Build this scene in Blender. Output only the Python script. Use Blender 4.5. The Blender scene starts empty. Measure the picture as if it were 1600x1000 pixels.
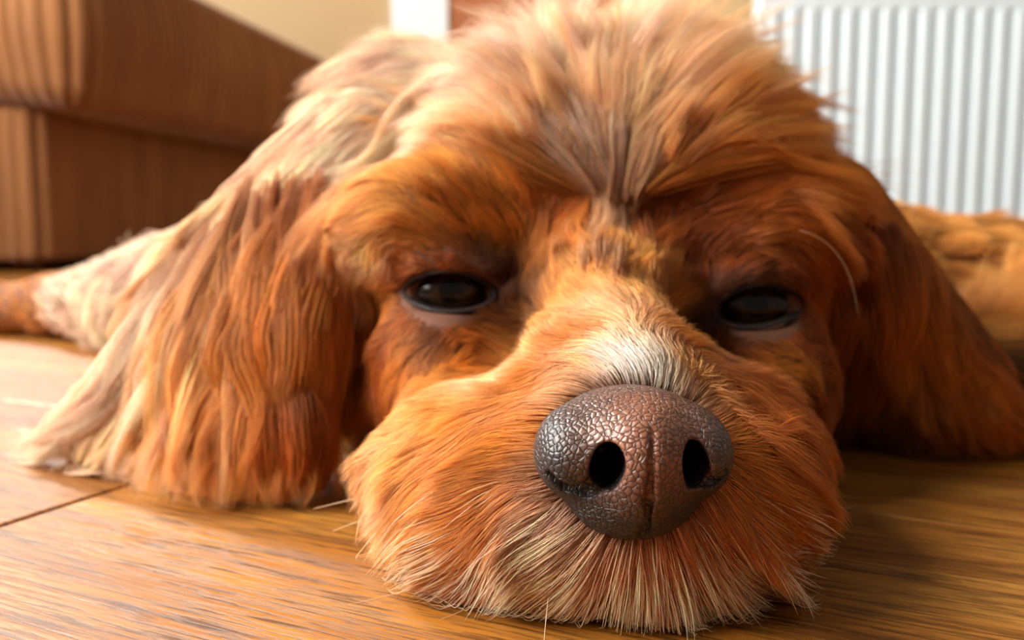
import bpy, bmesh, math, random
import numpy as np
from mathutils import Vector, kdtree
rng = np.random.default_rng(7)
random.seed(7)
S = bpy.context.scene
COL = S.collection

# ------------------------------------------------------------------ camera, world, lights, exposure
F = 1385.0
CAMZ = 0.0835
PITCH = math.atan(150.0 / F)
cd = bpy.data.cameras.new('camera')
cam = bpy.data.objects.new('camera', cd)
COL.objects.link(cam)
cam.location = (0, 0, CAMZ)
cam.rotation_euler = (math.radians(90) - PITCH, 0, 0)
cd.sensor_width = 36.0
cd.lens = 36.0 * F / 1600.0
cd.clip_start = 0.005
cd.dof.use_dof = True
cd.dof.focus_distance = 0.178
cd.dof.aperture_fstop = 12.5
S.camera = cam

w = bpy.data.worlds.new('room_air')
S.world = w
w.use_nodes = True
w.node_tree.nodes['Background'].inputs[0].default_value = (1.0, 0.92, 0.84, 1)
w.node_tree.nodes['Background'].inputs[1].default_value = 0.20

def area(name, loc, rot, sx, sy, power, color):
    l = bpy.data.lights.new(name, 'AREA')
    l.shape = 'RECTANGLE'; l.size = sx; l.size_y = sy
    l.energy = power; l.color = color
    o = bpy.data.objects.new(name, l); COL.objects.link(o)
    o.location = loc; o.rotation_euler = rot
    return o
# daylight entering through the two windows of the left wall
area('window_daylight', (-1.42, 2.20, 1.30), (0, math.radians(-90), 0), 1.5, 2.0, 38, (0.95, 0.98, 1.0))
area('window_daylight_near', (-1.42, 0.20, 1.20), (0, math.radians(-90), 0), 1.5, 1.5, 140, (1.0, 0.95, 0.88))
area('radiator_fill', (2.0, 0.95, 0.9), Vector((-0.85, 0.95, -0.45)).to_track_quat('-Z', 'Y').to_euler(), 0.8, 1.2, 3.0, (0.90, 0.96, 1.0))  # unseen lamp added to brighten the radiator, not an opening in the room
sl = bpy.data.lights.new('sun', 'SUN'); sl.energy = 2.3; sl.angle = math.radians(5); sl.color = (1.0, 0.93, 0.82)
so = bpy.data.objects.new('sun', sl); COL.objects.link(so)
so.rotation_euler = Vector((0.62, -0.66, -0.58)).to_track_quat('-Z', 'Y').to_euler()
vs = S.view_settings
S.display_settings.display_device = 'sRGB'
vs.view_transform = 'Standard'; vs.look = 'None'; vs.gamma = 1.0; vs.use_curve_mapping = False
vs.exposure = 0.28
S.cycles.max_bounces = 10
S.cycles.transmission_bounces = 8
S.cycles.glossy_bounces = 6
S.cycles.diffuse_bounces = 4
S.cycles.caustics_reflective = False
S.cycles.caustics_refractive = False
S.cycles.sample_clamp_indirect = 6.0

# ------------------------------------------------------------------ helpers
CAM = np.array([0, 0, CAMZ])
UPV = np.array([0, math.sin(PITCH), math.cos(PITCH)])
FWD = np.array([0, math.cos(PITCH), -math.sin(PITCH)])
def ray(u, v):
    return np.array([1.0, 0, 0]) * ((u - 800) / F) + UPV * ((500 - v) / F) + FWD
def P(u, v, Y):
    d = ray(u, v)
    return CAM + d * (Y / d[1])
def onfloor(u, v):
    d = ray(u, v)
    return CAM + d * (-CAMZ / d[2])
def lin(c):
    c = np.asarray(c, float) / 255.0
    return np.where(c <= 0.04045, c / 12.92, ((c + 0.055) / 1.055) ** 2.4)
def rgba(r, g, b):
    return tuple(lin((r, g, b))) + (1.0,)

def new_mat(name):
    m = bpy.data.materials.new(name); m.use_nodes = True
    nt = m.node_tree
    return m, nt, nt.nodes['Principled BSDF']
def nd(nt, typ, **kw):
    n = nt.nodes.new(typ)
    for k, v in kw.items():
        if k.startswith('i_'):
            n.inputs[k[2:].replace('_', ' ')].default_value = v
        else:
            setattr(n, k, v)
    return n
def ramp(nt, stops, src=None):
    r = nt.nodes.new('ShaderNodeValToRGB')
    el = r.color_ramp.elements
    while len(el) > 1: el.remove(el[-1])
    el[0].position = stops[0][0]; el[0].color = stops[0][1]
    for p, c in stops[1:]:
        e = el.new(p); e.color = c
    if src is not None: nt.links.new(src, r.inputs[0])
    return r

def mesh_obj(name, verts, faces, mat, parent=None, smooth=True):
    me = bpy.data.meshes.new(name)
    verts = np.asarray(verts, np.float32)
    me.from_pydata(verts.tolist(), [], [tuple(f) for f in faces]) if not isinstance(faces, np.ndarray) else fast_mesh(me, verts, faces)
    me.update()
    if smooth: me.polygons.foreach_set('use_smooth', np.ones(len(me.polygons), bool))
    if mat: me.materials.append(mat)
    o = bpy.data.objects.new(name, me); COL.objects.link(o)
    if parent: o.parent = parent
    return o
def fast_mesh(me, verts, faces):
    k = faces.shape[1]
    me.vertices.add(len(verts)); me.vertices.foreach_set('co', verts.ravel())
    me.loops.add(faces.size); me.loops.foreach_set('vertex_index', faces.astype(np.int32).ravel())
    me.polygons.add(len(faces)); me.polygons.foreach_set('loop_start', np.arange(0, faces.size, k, dtype=np.int32))
    me.update(calc_edges=True)
def empty(name, loc=(0, 0, 0)):
    o = bpy.data.objects.new(name, None); COL.objects.link(o); o.location = loc
    o.empty_display_size = 0.02
    return o
def tag(o, label=None, cat=None, group=None, kind=None):
    if label: o['label'] = label
    if cat: o['category'] = cat
    if group: o['group'] = group
    if kind: o['kind'] = kind
    return o
def box_bm(bm, x0, x1, y0, y1, z0, z1, bevel=0.0, seg=2):
    r = bmesh.ops.create_cube(bm, size=1.0)
    for v in r['verts']:
        v.co = Vector(((x0 + x1) / 2 + v.co.x * (x1 - x0), (y0 + y1) / 2 + v.co.y * (y1 - y0), (z0 + z1) / 2 + v.co.z * (z1 - z0)))
    if bevel > 0:
        es = list({e for v in r['verts'] for e in v.link_edges})
        bmesh.ops.bevel(bm, geom=es, offset=bevel, segments=seg, affect='EDGES', profile=0.5)
def bm_obj(name, bm, mat, parent=None, smooth=False):
    me = bpy.data.meshes.new(name); bm.to_mesh(me); bm.free()
    if smooth: me.polygons.foreach_set('use_smooth', np.ones(len(me.polygons), bool))
    me.materials.append(mat)
    o = bpy.data.objects.new(name, me); COL.objects.link(o)
    if parent: o.parent = parent
    return o
def box(name, b, mat, parent=None, bevel=0.0):
    bm = bmesh.new(); box_bm(bm, *b, bevel=bevel)
    return bm_obj(name, bm, mat, parent)
def tube(name, pts, rad, mat, parent=None, n=6):
    pts = np.asarray(pts, float); k = len(pts)
    T = np.gradient(pts, axis=0); T /= np.linalg.norm(T, axis=1)[:, None] + 1e-12
    ref = np.array([0.3, 0.9, 0.31]); A = np.cross(T, ref); A /= np.linalg.norm(A, axis=1)[:, None]
    B = np.cross(T, A)
    rad = np.broadcast_to(rad, (k,))
    ang = np.linspace(0, 2 * math.pi, n, endpoint=False)
    V = pts[:, None] + rad[:, None, None] * (np.cos(ang)[None, :, None] * A[:, None] + np.sin(ang)[None, :, None] * B[:, None])
    f = []
    for i in range(k - 1):
        for j in range(n):
            f.append((i * n + j, i * n + (j + 1) % n, (i + 1) * n + (j + 1) % n, (i + 1) * n + j))
    return mesh_obj(name, V.reshape(-1, 3), f, mat, parent)

# ------------------------------------------------------------------ materials of the room
def wood_floor_mat():
    m, nt, b = new_mat('oiled_oak')
    L = nt.links.new
    tc = nd(nt, 'ShaderNodeTexCoord'); oi = nd(nt, 'ShaderNodeObjectInfo')
    off = nd(nt, 'ShaderNodeVectorMath', operation='SCALE'); off.inputs['Scale'].default_value = 13.0
    cmb = nd(nt, 'ShaderNodeCombineXYZ'); L(oi.outputs['Random'], cmb.inputs[0]); L(oi.outputs['Random'], cmb.inputs[2])
    L(cmb.outputs[0], off.inputs[0])
    add = nd(nt, 'ShaderNodeVectorMath', operation='ADD'); L(tc.outputs['Object'], add.inputs[0]); L(off.outputs[0], add.inputs[1])
    def noise(scale, detail, sx, sy, rough=0.55, dist=0.0):
        mp = nd(nt, 'ShaderNodeMapping'); mp.inputs['Scale'].default_value = (sx, sy, 1)
        L(add.outputs[0], mp.inputs[0])
        n = nd(nt, 'ShaderNodeTexNoise'); n.inputs['Scale'].default_value = scale; n.inputs['Detail'].default_value = detail
        n.inputs['Roughness'].default_value = rough; n.inputs['Distortion'].default_value = dist
        L(mp.outputs[0], n.inputs['Vector']); return n
    n1 = noise(5, 5, 1.0, 9.0, 0.6, 0.6)      # broad figure
    n2 = noise(38, 6, 1.0, 20.0, 0.7, 0.4)   # pores
    n3 = noise(14, 5, 1.0, 7.0, 0.6, 1.0)
    base = ramp(nt, [(0.30, rgba(118, 68, 18)), (0.5, rgba(154, 96, 30)), (0.72, rgba(182, 128, 54))], n1.outputs['Fac'])
    pores = ramp(nt, [(0.42, (0.22, 0.20, 0.18, 1)), (0.53, (1, 1, 1, 1))], n2.outputs['Fac'])
    dark = ramp(nt, [(0.33, (0.28, 0.18, 0.12, 1)), (0.41, (1, 1, 1, 1))], n3.outputs['Fac'])
    mx = nd(nt, 'ShaderNodeMix', data_type='RGBA', blend_type='MULTIPLY'); mx.inputs['Factor'].default_value = 0.8
    L(base.outputs[0], mx.inputs['A']); L(pores.outputs[0], mx.inputs['B'])
    mx2 = nd(nt, 'ShaderNodeMix', data_type='RGBA', blend_type='MULTIPLY'); mx2.inputs['Factor'].default_value = 0.7
    L(mx.outputs['Result'], mx2.inputs['A']); L(dark.outputs[0], mx2.inputs['B'])
    hs = nd(nt, 'ShaderNodeHueSaturation'); L(mx2.outputs['Result'], hs.inputs['Color'])
    mr = nd(nt, 'ShaderNodeMapRange'); mr.inputs['To Min'].default_value = 0.9; mr.inputs['To Max'].default_value = 1.1
    L(oi.outputs['Random'], mr.inputs[0]); L(mr.outputs[0], hs.inputs['Value'])
    L(hs.outputs[0], b.inputs['Base Color'])
    b.inputs['Roughness'].default_value = 0.40
    b.inputs['Specular IOR Level'].default_value = 0.42
    bp = nd(nt, 'ShaderNodeBump'); bp.inputs['Strength'].default_value = 0.35; bp.inputs['Distance'].default_value = 0.0006
    L(pores.outputs[0], bp.inputs['Height']); L(bp.outputs[0], b.inputs['Normal'])
    return m
def plain(name, c, rough=0.6, bump=0.0, bscale=60, var=0.08, spec=0.4):
    m, nt, b = new_mat(name); L = nt.links.new
    tc = nd(nt, 'ShaderNodeTexCoord')
    n = nd(nt, 'ShaderNodeTexNoise'); n.inputs['Scale'].default_value = bscale; n.inputs['Detail'].default_value = 4
    L(tc.outputs['Object'], n.inputs['Vector'])
    c = lin(c)
    r = ramp(nt, [(0.3, tuple(c * (1 - var)) + (1,)), (0.7, tuple(np.minimum(c * (1 + var), 1)) + (1,))], n.outputs['Fac'])
    L(r.outputs[0], b.inputs['Base Color']); b.inputs['Roughness'].default_value = rough
    b.inputs['Specular IOR Level'].default_value = spec
    if bump:
        bp = nd(nt, 'ShaderNodeBump'); bp.inputs['Strength'].default_value = bump; bp.inputs['Distance'].default_value = 0.002
        L(n.outputs['Fac'], bp.inputs['Height']); L(bp.outputs[0], b.inputs['Normal'])
    return m
M_floor = wood_floor_mat()
M_sub = plain('dark_underfloor', (40, 24, 14), 0.9)
M_wall = plain('cream_wall_paint', (190, 160, 116), 0.8, 0.1, 200, 0.03)
M_white = plain('white_gloss_paint', (236, 238, 240), 0.4, 0.0, 20, 0.01)
M_rad = plain('white_radiator_enamel', (214, 226, 232), 0.35, 0.0, 20, 0.01)
M_door = plain('brown_door_wood', (170, 100, 55), 0.5, 0.1, 30, 0.2)
M_skirt = plain('brown_skirting_wood', (150, 98, 62), 0.5, 0.1, 40, 0.15)
def cord_mat():
    m, nt, b = new_mat('brown_corduroy'); L = nt.links.new
    tc = nd(nt, 'ShaderNodeTexCoord'); mp = nd(nt, 'ShaderNodeMapping'); mp.inputs['Scale'].default_value = (1, 1, 0.25)
    L(tc.outputs['Object'], mp.inputs[0])
    n = nd(nt, 'ShaderNodeTexNoise'); n.inputs['Scale'].default_value = 18; n.inputs['Detail'].default_value = 6; L(mp.outputs[0], n.inputs['Vector'])
    r = ramp(nt, [(0.3, rgba(128, 80, 38)), (0.7, rgba(150, 98, 50))], n.outputs['Fac'])
    L(r.outputs[0], b.inputs['Base Color']); b.inputs['Roughness'].default_value = 0.85
    b.inputs['Sheen Weight'].default_value = 0.35; b.inputs['Sheen Roughness'].default_value = 0.4
    return m
M_cord = cord_mat()

# ------------------------------------------------------------------ room shell
ang = math.radians(64.4)
D1 = np.array([-math.sin(ang), math.cos(ang)])     # along the boards
D2 = np.array([math.cos(ang), math.sin(ang)])      # across the boards
floor = box('floor', (-2.6, 3.2, -1.0, 3.6, -0.06, -0.022), M_sub); tag(floor, kind='structure')
PW = 0.165
bm = bmesh.new()
PLEN = 1.20
box_bm(bm, 0.0006, PLEN - 0.0006, 0.0006, PW - 0.0006, -0.020, 0.0, bevel=0.0012, seg=2)
me_p = bpy.data.meshes.new('plank'); bm.to_mesh(me_p); bm.free(); me_p.materials.append(M_floor)
for r in range(-6, 22):
    n0 = 0.270 + (r) * PW
    joint = 0.232 if r == -1 else 0.232 + ((r * 0.47) % 1.0) * PLEN
    k0 = -4
    for k in range(-4, 5):
        t = joint + k * PLEN
        mid = D1 * (t + PLEN / 2) + D2 * (n0 + PW / 2)
        if not (-2.6 < mid[0] < 2.7 and -0.75 < mid[1] < 3.6): continue
        o = bpy.data.objects.new('plank', me_p); COL.objects.link(o); o.parent = floor
        c = D1 * t + D2 * n0
        # local x runs along D1 ; local y must be rotated so that it points to +D2: use x = -D1
        c = D1 * (t + PLEN) + D2 * n0
        o.location = (c[0], c[1], 0)
        o.rotation_euler = (0, 0, math.atan2(-D1[1], -D1[0]))

def wall_with_holes(name, holes):
    # left wall, x = -1.30 ; holes (y0,y1,z0,z1)
    bm = bmesh.new(); X0, X1 = -1.40, -1.30
    ys = [-1.0] + sorted([h[0] for h in holes] + [h[1] for h in holes]) + [3.4]
    for i in range(len(ys) - 1):
        a, b_ = ys[i], ys[i + 1]
        h = [q for q in holes if abs(q[0] - a) < 1e-6]
        if h:
            box_bm(bm, X0, X1, a, b_, 0, h[0][2]); box_bm(bm, X0, X1, a, b_, h[0][3], 2.5)
        else:
            box_bm(bm, X0, X1, a, b_, 0, 2.5)
    return bm_obj(name, bm, M_wall)
H1 = (1.00, 3.20, 0.55, 2.05); H2 = (-0.55, 0.95, 0.45, 1.95)
tag(wall_with_holes('wall_left', [H2, H1]), kind='structure')
M_glass, nt, b = new_mat('window_glass'); b.inputs['Transmission Weight'].default_value = 1.0; b.inputs['Roughness'].default_value = 0.0; b.inputs['IOR'].default_value = 1.0
for i, h in enumerate((H2, H1)):
    bm = bmesh.new(); t = 0.045
    X0, X1 = -1.38, -1.33
    box_bm(bm, X0, X1, h[0], h[1], h[2], h[2] + t); box_bm(bm, X0, X1, h[0], h[1], h[3] - t, h[3])
    box_bm(bm, X0, X1, h[0], h[0] + t, h[2] + t, h[3] - t); box_bm(bm, X0, X1, h[1] - t, h[1], h[2] + t, h[3] - t)
    wn = bm_obj('window_%d' % (i + 1), bm, M_white); tag(wn, kind='structure')
wb = box('wall_back', (-1.40, 0.35, 3.30, 3.40, 0, 2.5), M_wall); tag(wb, kind='structure')
wr = box('wall_right', (0.36, 3.0, 1.80, 1.92, 0, 2.5), M_wall); tag(wr, kind='structure')
ws = box('wall_side', (0.36, 0.46, 1.93, 3.40, 0, 2.5), M_wall); tag(ws, kind='structure')
bb = box('baseboard_back', (-1.29, 0.0, 3.284, 3.299, 0, 0.08), M_white, bevel=0.003); tag(bb, kind='structure')
br = box('baseboard_right', (0.36, 3.0, 1.775, 1.799, 0.0, 0.060), M_skirt, bevel=0.004); tag(br, kind='structure')
# white door frame and brown door in the back wall
bm = bmesh.new()
xa = P(612, 0, 3.26)[0]; xb = P(700, 0, 3.26)[0]
box_bm(bm, xa, xb, 3.255, 3.299, 0, 2.08, 0.004)
box_bm(bm, xb, 0.34, 3.255, 3.299, 2.0, 2.08, 0.004)
tr = bm_obj('trim_1', bm, M_white); tag(tr, kind='structure')
bm = bmesh.new(); box_bm(bm, xb + 0.003, 0.34, 3.27, 3.298, 0.005, 1.995, 0.003)
for (x0, x1) in ((xb + 0.08, xb + 0.24), (xb + 0.32, 0.27)):
    for (z0, z1) in ((0.2, 0.85), (1.0, 1.85)):
        box_bm(bm, x0, x1, 3.258, 3.269, z0, z1, 0.005)
dr = bm_obj('door_1', bm, M_door); tag(dr, kind='structure')
hd = tube('door_handle', [(xb + 0.05, 3.26, 1.02), (xb + 0.05, 3.22, 1.02), (xb + 0.08, 3.215, 1.02), (xb + 0.15, 3.215, 1.02)], 0.008, M_rad, dr)

# ------------------------------------------------------------------ radiator
rad = empty('radiator', (1.0, 1.74, 0.05)); tag(rad, 'white panel radiator with upright corrugations hung low on the wall', 'radiator')
RX0, RX1, RY, RZ0, RZ1 = 0.47, 1.67, 1.70, 0.055, 0.515
def rad_panel():
    xs = []; p = 0.0355; x = RX0
    while x < RX1 - 1e-6:
        for t, d in ((0.0, 0), (0.16, 0), (0.24, .0035), (0.30, .005), (0.66, .005), (0.72, .0035), (0.80, 0)):
            xs.append((x + t * p, d))
        x += p
    xs.append((RX1, 0))
    zs = [(RZ0, 0.012), (RZ0 + .004, 0.003), (RZ0 + .010, 0), (RZ0 + .030, 0), (RZ0 + .042, 1), (RZ1 - .042, 1), (RZ1 - .030, 0), (RZ1 - .010, 0), (RZ1 - .004, .003), (RZ1, .012)]
    V = []; f = []
    for (z, q) in zs:
        for (x, d) in xs:
            if q == 1: y = RY + (0.009 - d * 2.2)
            else: y = RY + q
            V.append((x, y, z))
    n = len(xs)
    for i in range(len(zs) - 1):
        for j in range(n - 1):
            f.append((i * n + j, i * n + j + 1, (i + 1) * n + j + 1, (i + 1) * n + j))
    return V, f
V, f = rad_panel(); V = [(a - 1.0, b_ - 1.74, c - 0.05) for a, b_, c in V]
mesh_obj('front_panel', V, f, M_rad, rad, smooth=False)
def rbox(name, x0, x1, y0, y1, z0, z1, mat=M_rad, bev=0.003):
    return box(name, (x0 - 1.0, x1 - 1.0, y0 - 1.74, y1 - 1.74, z0 - 0.05, z1 - 0.05), mat, rad, bev)
rbox('back_panel', RX0, RX1, 1.755, 1.765, RZ0, RZ1 - 0.005)
rbox('side_cover', RX0 - 0.004, RX0, 1.702, 1.770, RZ0 + .01, RZ1 + .004, bev=0.001)
rbox('side_cover', RX1, RX1 + 0.004, 1.702, 1.770, RZ0 + .01, RZ1 + .004, bev=0.001)
bm = bmesh.new()
for i in range(60):
    x = RX0 + 0.01 + i * 0.02
    box_bm(bm, x - 1.0, x + 0.012 - 1.0, 1.705 - 1.74, 1.765 - 1.74, RZ1 - 0.05, RZ1 + 0.004 - 0.05)
g = bm_obj('top_grille', bm, M_rad, rad); g['kind'] = 'stuff'
rbox('bracket', 0.7, 0.73, 1.765, 1.799, 0.12, 0.45); rbox('bracket', 1.4, 1.43, 1.765, 1.799, 0.12, 0.45)

# ------------------------------------------------------------------ corduroy sofa block
def ribbed_block(name, x0, x1, y0, y1, z0, z1, rc, rz, amp, pitch, parent, bulge=0.0, org=(0, 0, 0), sag=0.0):
    # rounded rectangle footprint walked with ribs
    segs = []
    W, D = x1 - x0 - 2 * rc, y1 - y0 - 2 * rc
    per = 2 * (W + D) + 2 * math.pi * rc
    n = int(per / pitch) * 8; V = []; f = []
    def at(s):
        s = s % per
        for (L_, cx, cy, dx, dy, nx, ny) in ((W, x0 + rc, y0, 1, 0, 0, -1), ('c', x1 - rc, y0 + rc, 0, 0, -90, 0), (D, x1, y0 + rc, 0, 1, 1, 0), ('c', x1 - rc, y1 - rc, 0, 0, 0, 0),
                                             (W, x1 - rc, y1, -1, 0, 0, 1), ('c', x0 + rc, y1 - rc, 0, 0, 90, 0), (D, x0, y1 - rc, 0, -1, -1, 0), ('c', x0 + rc, y0 + rc, 0, 0, 180, 0)):
            if L_ == 'c':
                l = math.pi * rc / 2
                if s <= l:
                    a = math.radians(nx) + s / rc
                    return cx + rc * math.cos(a), cy + rc * math.sin(a), math.cos(a), math.sin(a)
                s -= l
            else:
                if s <= L_: return cx + dx * s, cy + dy * s, nx, ny
                s -= L_
        return x0 + rc, y0, 0, -1
    prof = []
    k = 7
    for i in range(k + 1):
        a = math.pi / 2 * (1 - i / k); prof.append((rz * (1 - math.cos(a)), z0 + rz * (1 - math.sin(a))))
    for i in range(1, 5): prof.append((-bulge * math.sin(math.pi * i / 5), z0 + rz + (z1 - z0 - 2 * rz) * i / 5))
    for i in range(k + 1):
        a = math.pi / 2 * (i / k); prof.append((rz * (1 - math.cos(a)), z1 - rz * (1 - math.sin(a))))
    prof[0] = (rz * 1.0, z0); 
    for j, (off, z) in enumerate(prof):
        for i in range(n):
            x, y, nx, ny = at(per * i / n)
            rib = amp * abs(math.sin(math.pi * (per * i / n) / pitch)) ** 0.6
            zz = z - sag * (1 - (z - z0) / (z1 - z0)) * max(0, min(1, (x - x0 - 0.3) / (x1 - x0 - 0.3)))
            q = -off + rib
            V.append((x + nx * q - org[0], y + ny * q - org[1], zz - org[2]))
    m = len(prof)
    for j in range(m - 1):
        for i in range(n):
            f.append((j * n + i, j * n + (i + 1) % n, (j + 1) * n + (i + 1) % n, (j + 1) * n + i))
    f.append(tuple(range(n))[::-1]); f.append(tuple((m - 1) * n + i for i in range(n)))
    return mesh_obj(name, V, f, M_cord, parent)
cx_, cy_ = P(62, 425, 1.54)[0], 1.54
sofa = empty('sofa', (cx_, 1.54, 0)); sofa.rotation_euler = (0, 0, math.radians(-9)); tag(sofa, 'brown ribbed corduroy sofa with a thick overhanging seat cushion', 'sofa')
O = (cx_, 1.54, 0)
ribbed_block('base', -1.22, cx_, 1.54, 2.70, 0.018, 0.285, 0.035, 0.015, 0.010, 0.028, sofa, org=O)
ribbed_block('seat_cushion', -1.23, P(130, 100, 1.50)[0], 1.50, 2.72, 0.292, 0.565, 0.06, 0.05, 0.010, 0.028, sofa, bulge=0.015, org=O, sag=0.02)
for (x, y) in ((-1.2, 1.64), (cx_ - 0.1, 1.64), (-1.2, 2.6), (cx_ - 0.1, 2.6)):
    box('leg', (x - 0.02 - O[0], x + 0.02 - O[0], y - 0.02 - O[1], y + 0.02 - O[1], 0, 0.025), M_skirt, sofa, 0.003)

# ------------------------------------------------------------------ signed-distance sculpting
class Field:
    def __init__(s, lo, hi, h):
        s.lo = np.array(lo, float); s.h = h
        s.n = np.ceil((np.array(hi) - s.lo) / h).astype(int) + 1
        s.ax = [s.lo[i] + h * np.arange(s.n[i]) for i in range(3)]
        s.d = np.full(s.n, 0.05, np.float32)
    def sub(s, a, b):
        i0 = np.clip(np.floor((np.array(a) - s.lo) / s.h).astype(int), 0, s.n - 1)
        i1 = np.clip(np.ceil((np.array(b) - s.lo) / s.h).astype(int) + 1, 1, s.n)
        sl_ = tuple(slice(i0[i], i1[i]) for i in range(3))
        X, Y, Z = np.meshgrid(*[s.ax[i][sl_[i]] for i in range(3)], indexing='ij', sparse=True)
        return sl_, X, Y, Z
    def comb(s, sl_, e, k, mode):
        d = s.d[sl_]
        if mode == 'add':
            hh = np.clip(0.5 + 0.5 * (d - e) / k, 0, 1); s.d[sl_] = d + (e - d) * hh - k * hh * (1 - hh)
        else:
            e = -e; hh = np.clip(0.5 - 0.5 * (d - e) / k, 0, 1); s.d[sl_] = d + (e - d) * hh + k * hh * (1 - hh)
    def ell(s, c, r, k=0.008, mode='add', rot=None):
        c = np.array(c, float); r = np.array(r, float) if np.ndim(r) else np.array([r] * 3, float)
        m = r.max() + k * 2 + 0.012
        sl_, X, Y, Z = s.sub(c - m, c + m)
        x, y, z = X - c[0], Y - c[1], Z - c[2]
        if rot is not None:   # roll about y (image plane)
            ca, sa = math.cos(rot), math.sin(rot); x, z = x * ca + z * sa, -x * sa + z * ca
        k0 = np.sqrt((x / r[0]) ** 2 + (y / r[1]) ** 2 + (z / r[2]) ** 2)
        k1 = np.sqrt((x / r[0] ** 2) ** 2 + (y / r[1] ** 2) ** 2 + (z / r[2] ** 2) ** 2) + 1e-9
        s.comb(sl_, k0 * (k0 - 1) / k1, k, mode)
    def cap(s, a, b, ra, rb, k=0.008, mode='add', flat=None):
        a = np.array(a, float); b = np.array(b, float); m = max(ra, rb) + 2 * k + 0.012
        sl_, X, Y, Z = s.sub(np.minimum(a, b) - m, np.maximum(a, b) + m)
        ab = b - a; L2 = ab @ ab
        t = np.clip(((X - a[0]) * ab[0] + (Y - a[1]) * ab[1] + (Z - a[2]) * ab[2]) / L2, 0, 1)
        dist = np.sqrt((X - a[0] - t * ab[0]) ** 2 + (Y - a[1] - t * ab[1]) ** 2 + (Z - a[2] - t * ab[2]) ** 2)
        s.comb(sl_, dist - (ra + (rb - ra) * t), k, mode)
    def chain(s, pts, rs, k=0.008, mode='add'):
        for i in range(len(pts) - 1): s.cap(pts[i], pts[i + 1], rs[i], rs[i + 1], k, mode)
    def sample(s, p, arr=None):
        arr = s.d if arr is None else arr
        g = (p - s.lo) / s.h
        g = np.clip(g, 0, np.array(s.n) - 1.001); i = g.astype(int); f = (g - i)
        if arr.ndim == 4: f = f[..., None]
        fx, fy, fz = f[:, 0], f[:, 1], f[:, 2]
        ix, iy, iz = i[:, 0], i[:, 1], i[:, 2]
        c = lambda a, b_, c_: arr[ix + a, iy + b_, iz + c_]
        return ((c(0,0,0) * (1 - fx) + c(1,0,0) * fx) * (1 - fy) + (c(0,1,0) * (1 - fx) + c(1,1,0) * fx) * fy) * (1 - fz) + \
               ((c(0,0,1) * (1 - fx) + c(1,0,1) * fx) * (1 - fy) + (c(0,1,1) * (1 - fx) + c(1,1,1) * fx) * fy) * fz
    def grad(s, p):
        e = s.h; g = np.empty_like(p)
        for i in range(3):
            q = p.copy(); q[:, i] += e; r = p.copy(); r[:, i] -= e
            g[:, i] = s.sample(q) - s.sample(r)
        return g / (np.linalg.norm(g, axis=1)[:, None] + 1e-9)
    def mesh(s):
        d = s.d; sg = d < 0
        nx, ny, nz = np.array(d.shape) - 1
        cnt = np.zeros((nx, ny, nz), np.int8); acc = np.zeros((nx, ny, nz, 3), np.float32); nc = np.zeros((nx, ny, nz), np.int8)
        corner = lambda a, x, y, z: a[x:x + nx, y:y + ny, z:z + nz]
        C = sum(corner(sg, x, y, z).astype(np.int8) for x in (0, 1) for y in (0, 1) for z in (0, 1))
        act = (C > 0) & (C < 8)
        I = np.argwhere(act)
        P_ = np.zeros((len(I), 3)); N_ = np.zeros(len(I))
        for ax_ in range(3):
            for a in (0, 1):
                for b_ in (0, 1):
                    o0 = [0, 0, 0]; o1 = [0, 0, 0]; oth = [q for q in range(3) if q != ax_]
                    o0[oth[0]] = o1[oth[0]] = a; o0[oth[1]] = o1[oth[1]] = b_; o1[ax_] = 1
                    d0 = d[I[:, 0] + o0[0], I[:, 1] + o0[1], I[:, 2] + o0[2]]; d1 = d[I[:, 0] + o1[0], I[:, 1] + o1[1], I[:, 2] + o1[2]]
                    c_ = (d0 < 0) != (d1 < 0); t = np.where(c_, d0 / np.where(c_, d0 - d1, 1), 0)
                    pt = np.array(o0, float)[None] + t[:, None] * (np.array(o1) - np.array(o0))[None]
                    P_ += pt * c_[:, None]; N_ += c_
        P_ = I + P_ / N_[:, None]
        V = s.lo + P_ * s.h
        idx = np.full(act.shape, -1, np.int64); idx[act] = np.arange(len(I))
        faces = []
        for ax_ in range(3):
            o = [q for q in range(3) if q != ax_]
            s0 = [slice(1, -1)] * 3; s0[ax_] = slice(0, -1); s1 = [slice(1, -1)] * 3; s1[ax_] = slice(1, None)
            a = sg[tuple(s0)]; b_ = sg[tuple(s1)]
            E = np.argwhere(a != b_); 
            base = E.copy(); base[:, o[0]] += 1; base[:, o[1]] += 1
            flip = a[tuple(E.T)]
            def ci(da, db):
                q = base.copy(); q[:, o[0]] -= da; q[:, o[1]] -= db
                return idx[tuple(q.T)]
            q4 = np.stack([ci(0, 0), ci(1, 0), ci(1, 1), ci(0, 1)], 1)
            if ax_ == 1: flip = ~flip
            q4[~flip] = q4[~flip][:, ::-1]
            faces.append(q4)
        Fc = np.concatenate(faces); Fc = Fc[(Fc >= 0).all(1)]
        return V, Fc

XC = 0.027
dog = empty('dog', (XC, 0.40, 0.0))
tag(dog, 'shaggy golden and ginger dog dozing with its chin flat on the wooden floor', 'dog')
B = Field((-0.50, 0.150, -0.004), (0.50, 1.02, 0.175), 0.002)
# torso and hips
B.ell((0.03, 0.56, 0.068), (0.085, 0.16, 0.062), 0.02)
B.ell((0.04, 0.78, 0.070), (0.085, 0.15, 0.064), 0.03)
B.ell((0.05, 0.90, 0.055), (0.075, 0.08, 0.050), 0.02)
# neck and chest
B.ell((-.03, .365, .030), (.050, .045, .034), 0.015)
B.ell((.115, .360, .030), (.050, .045, .034), 0.015)
B.ell((0.028, 0.43, 0.072), (0.068, 0.09, 0.062), 0.02)
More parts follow.
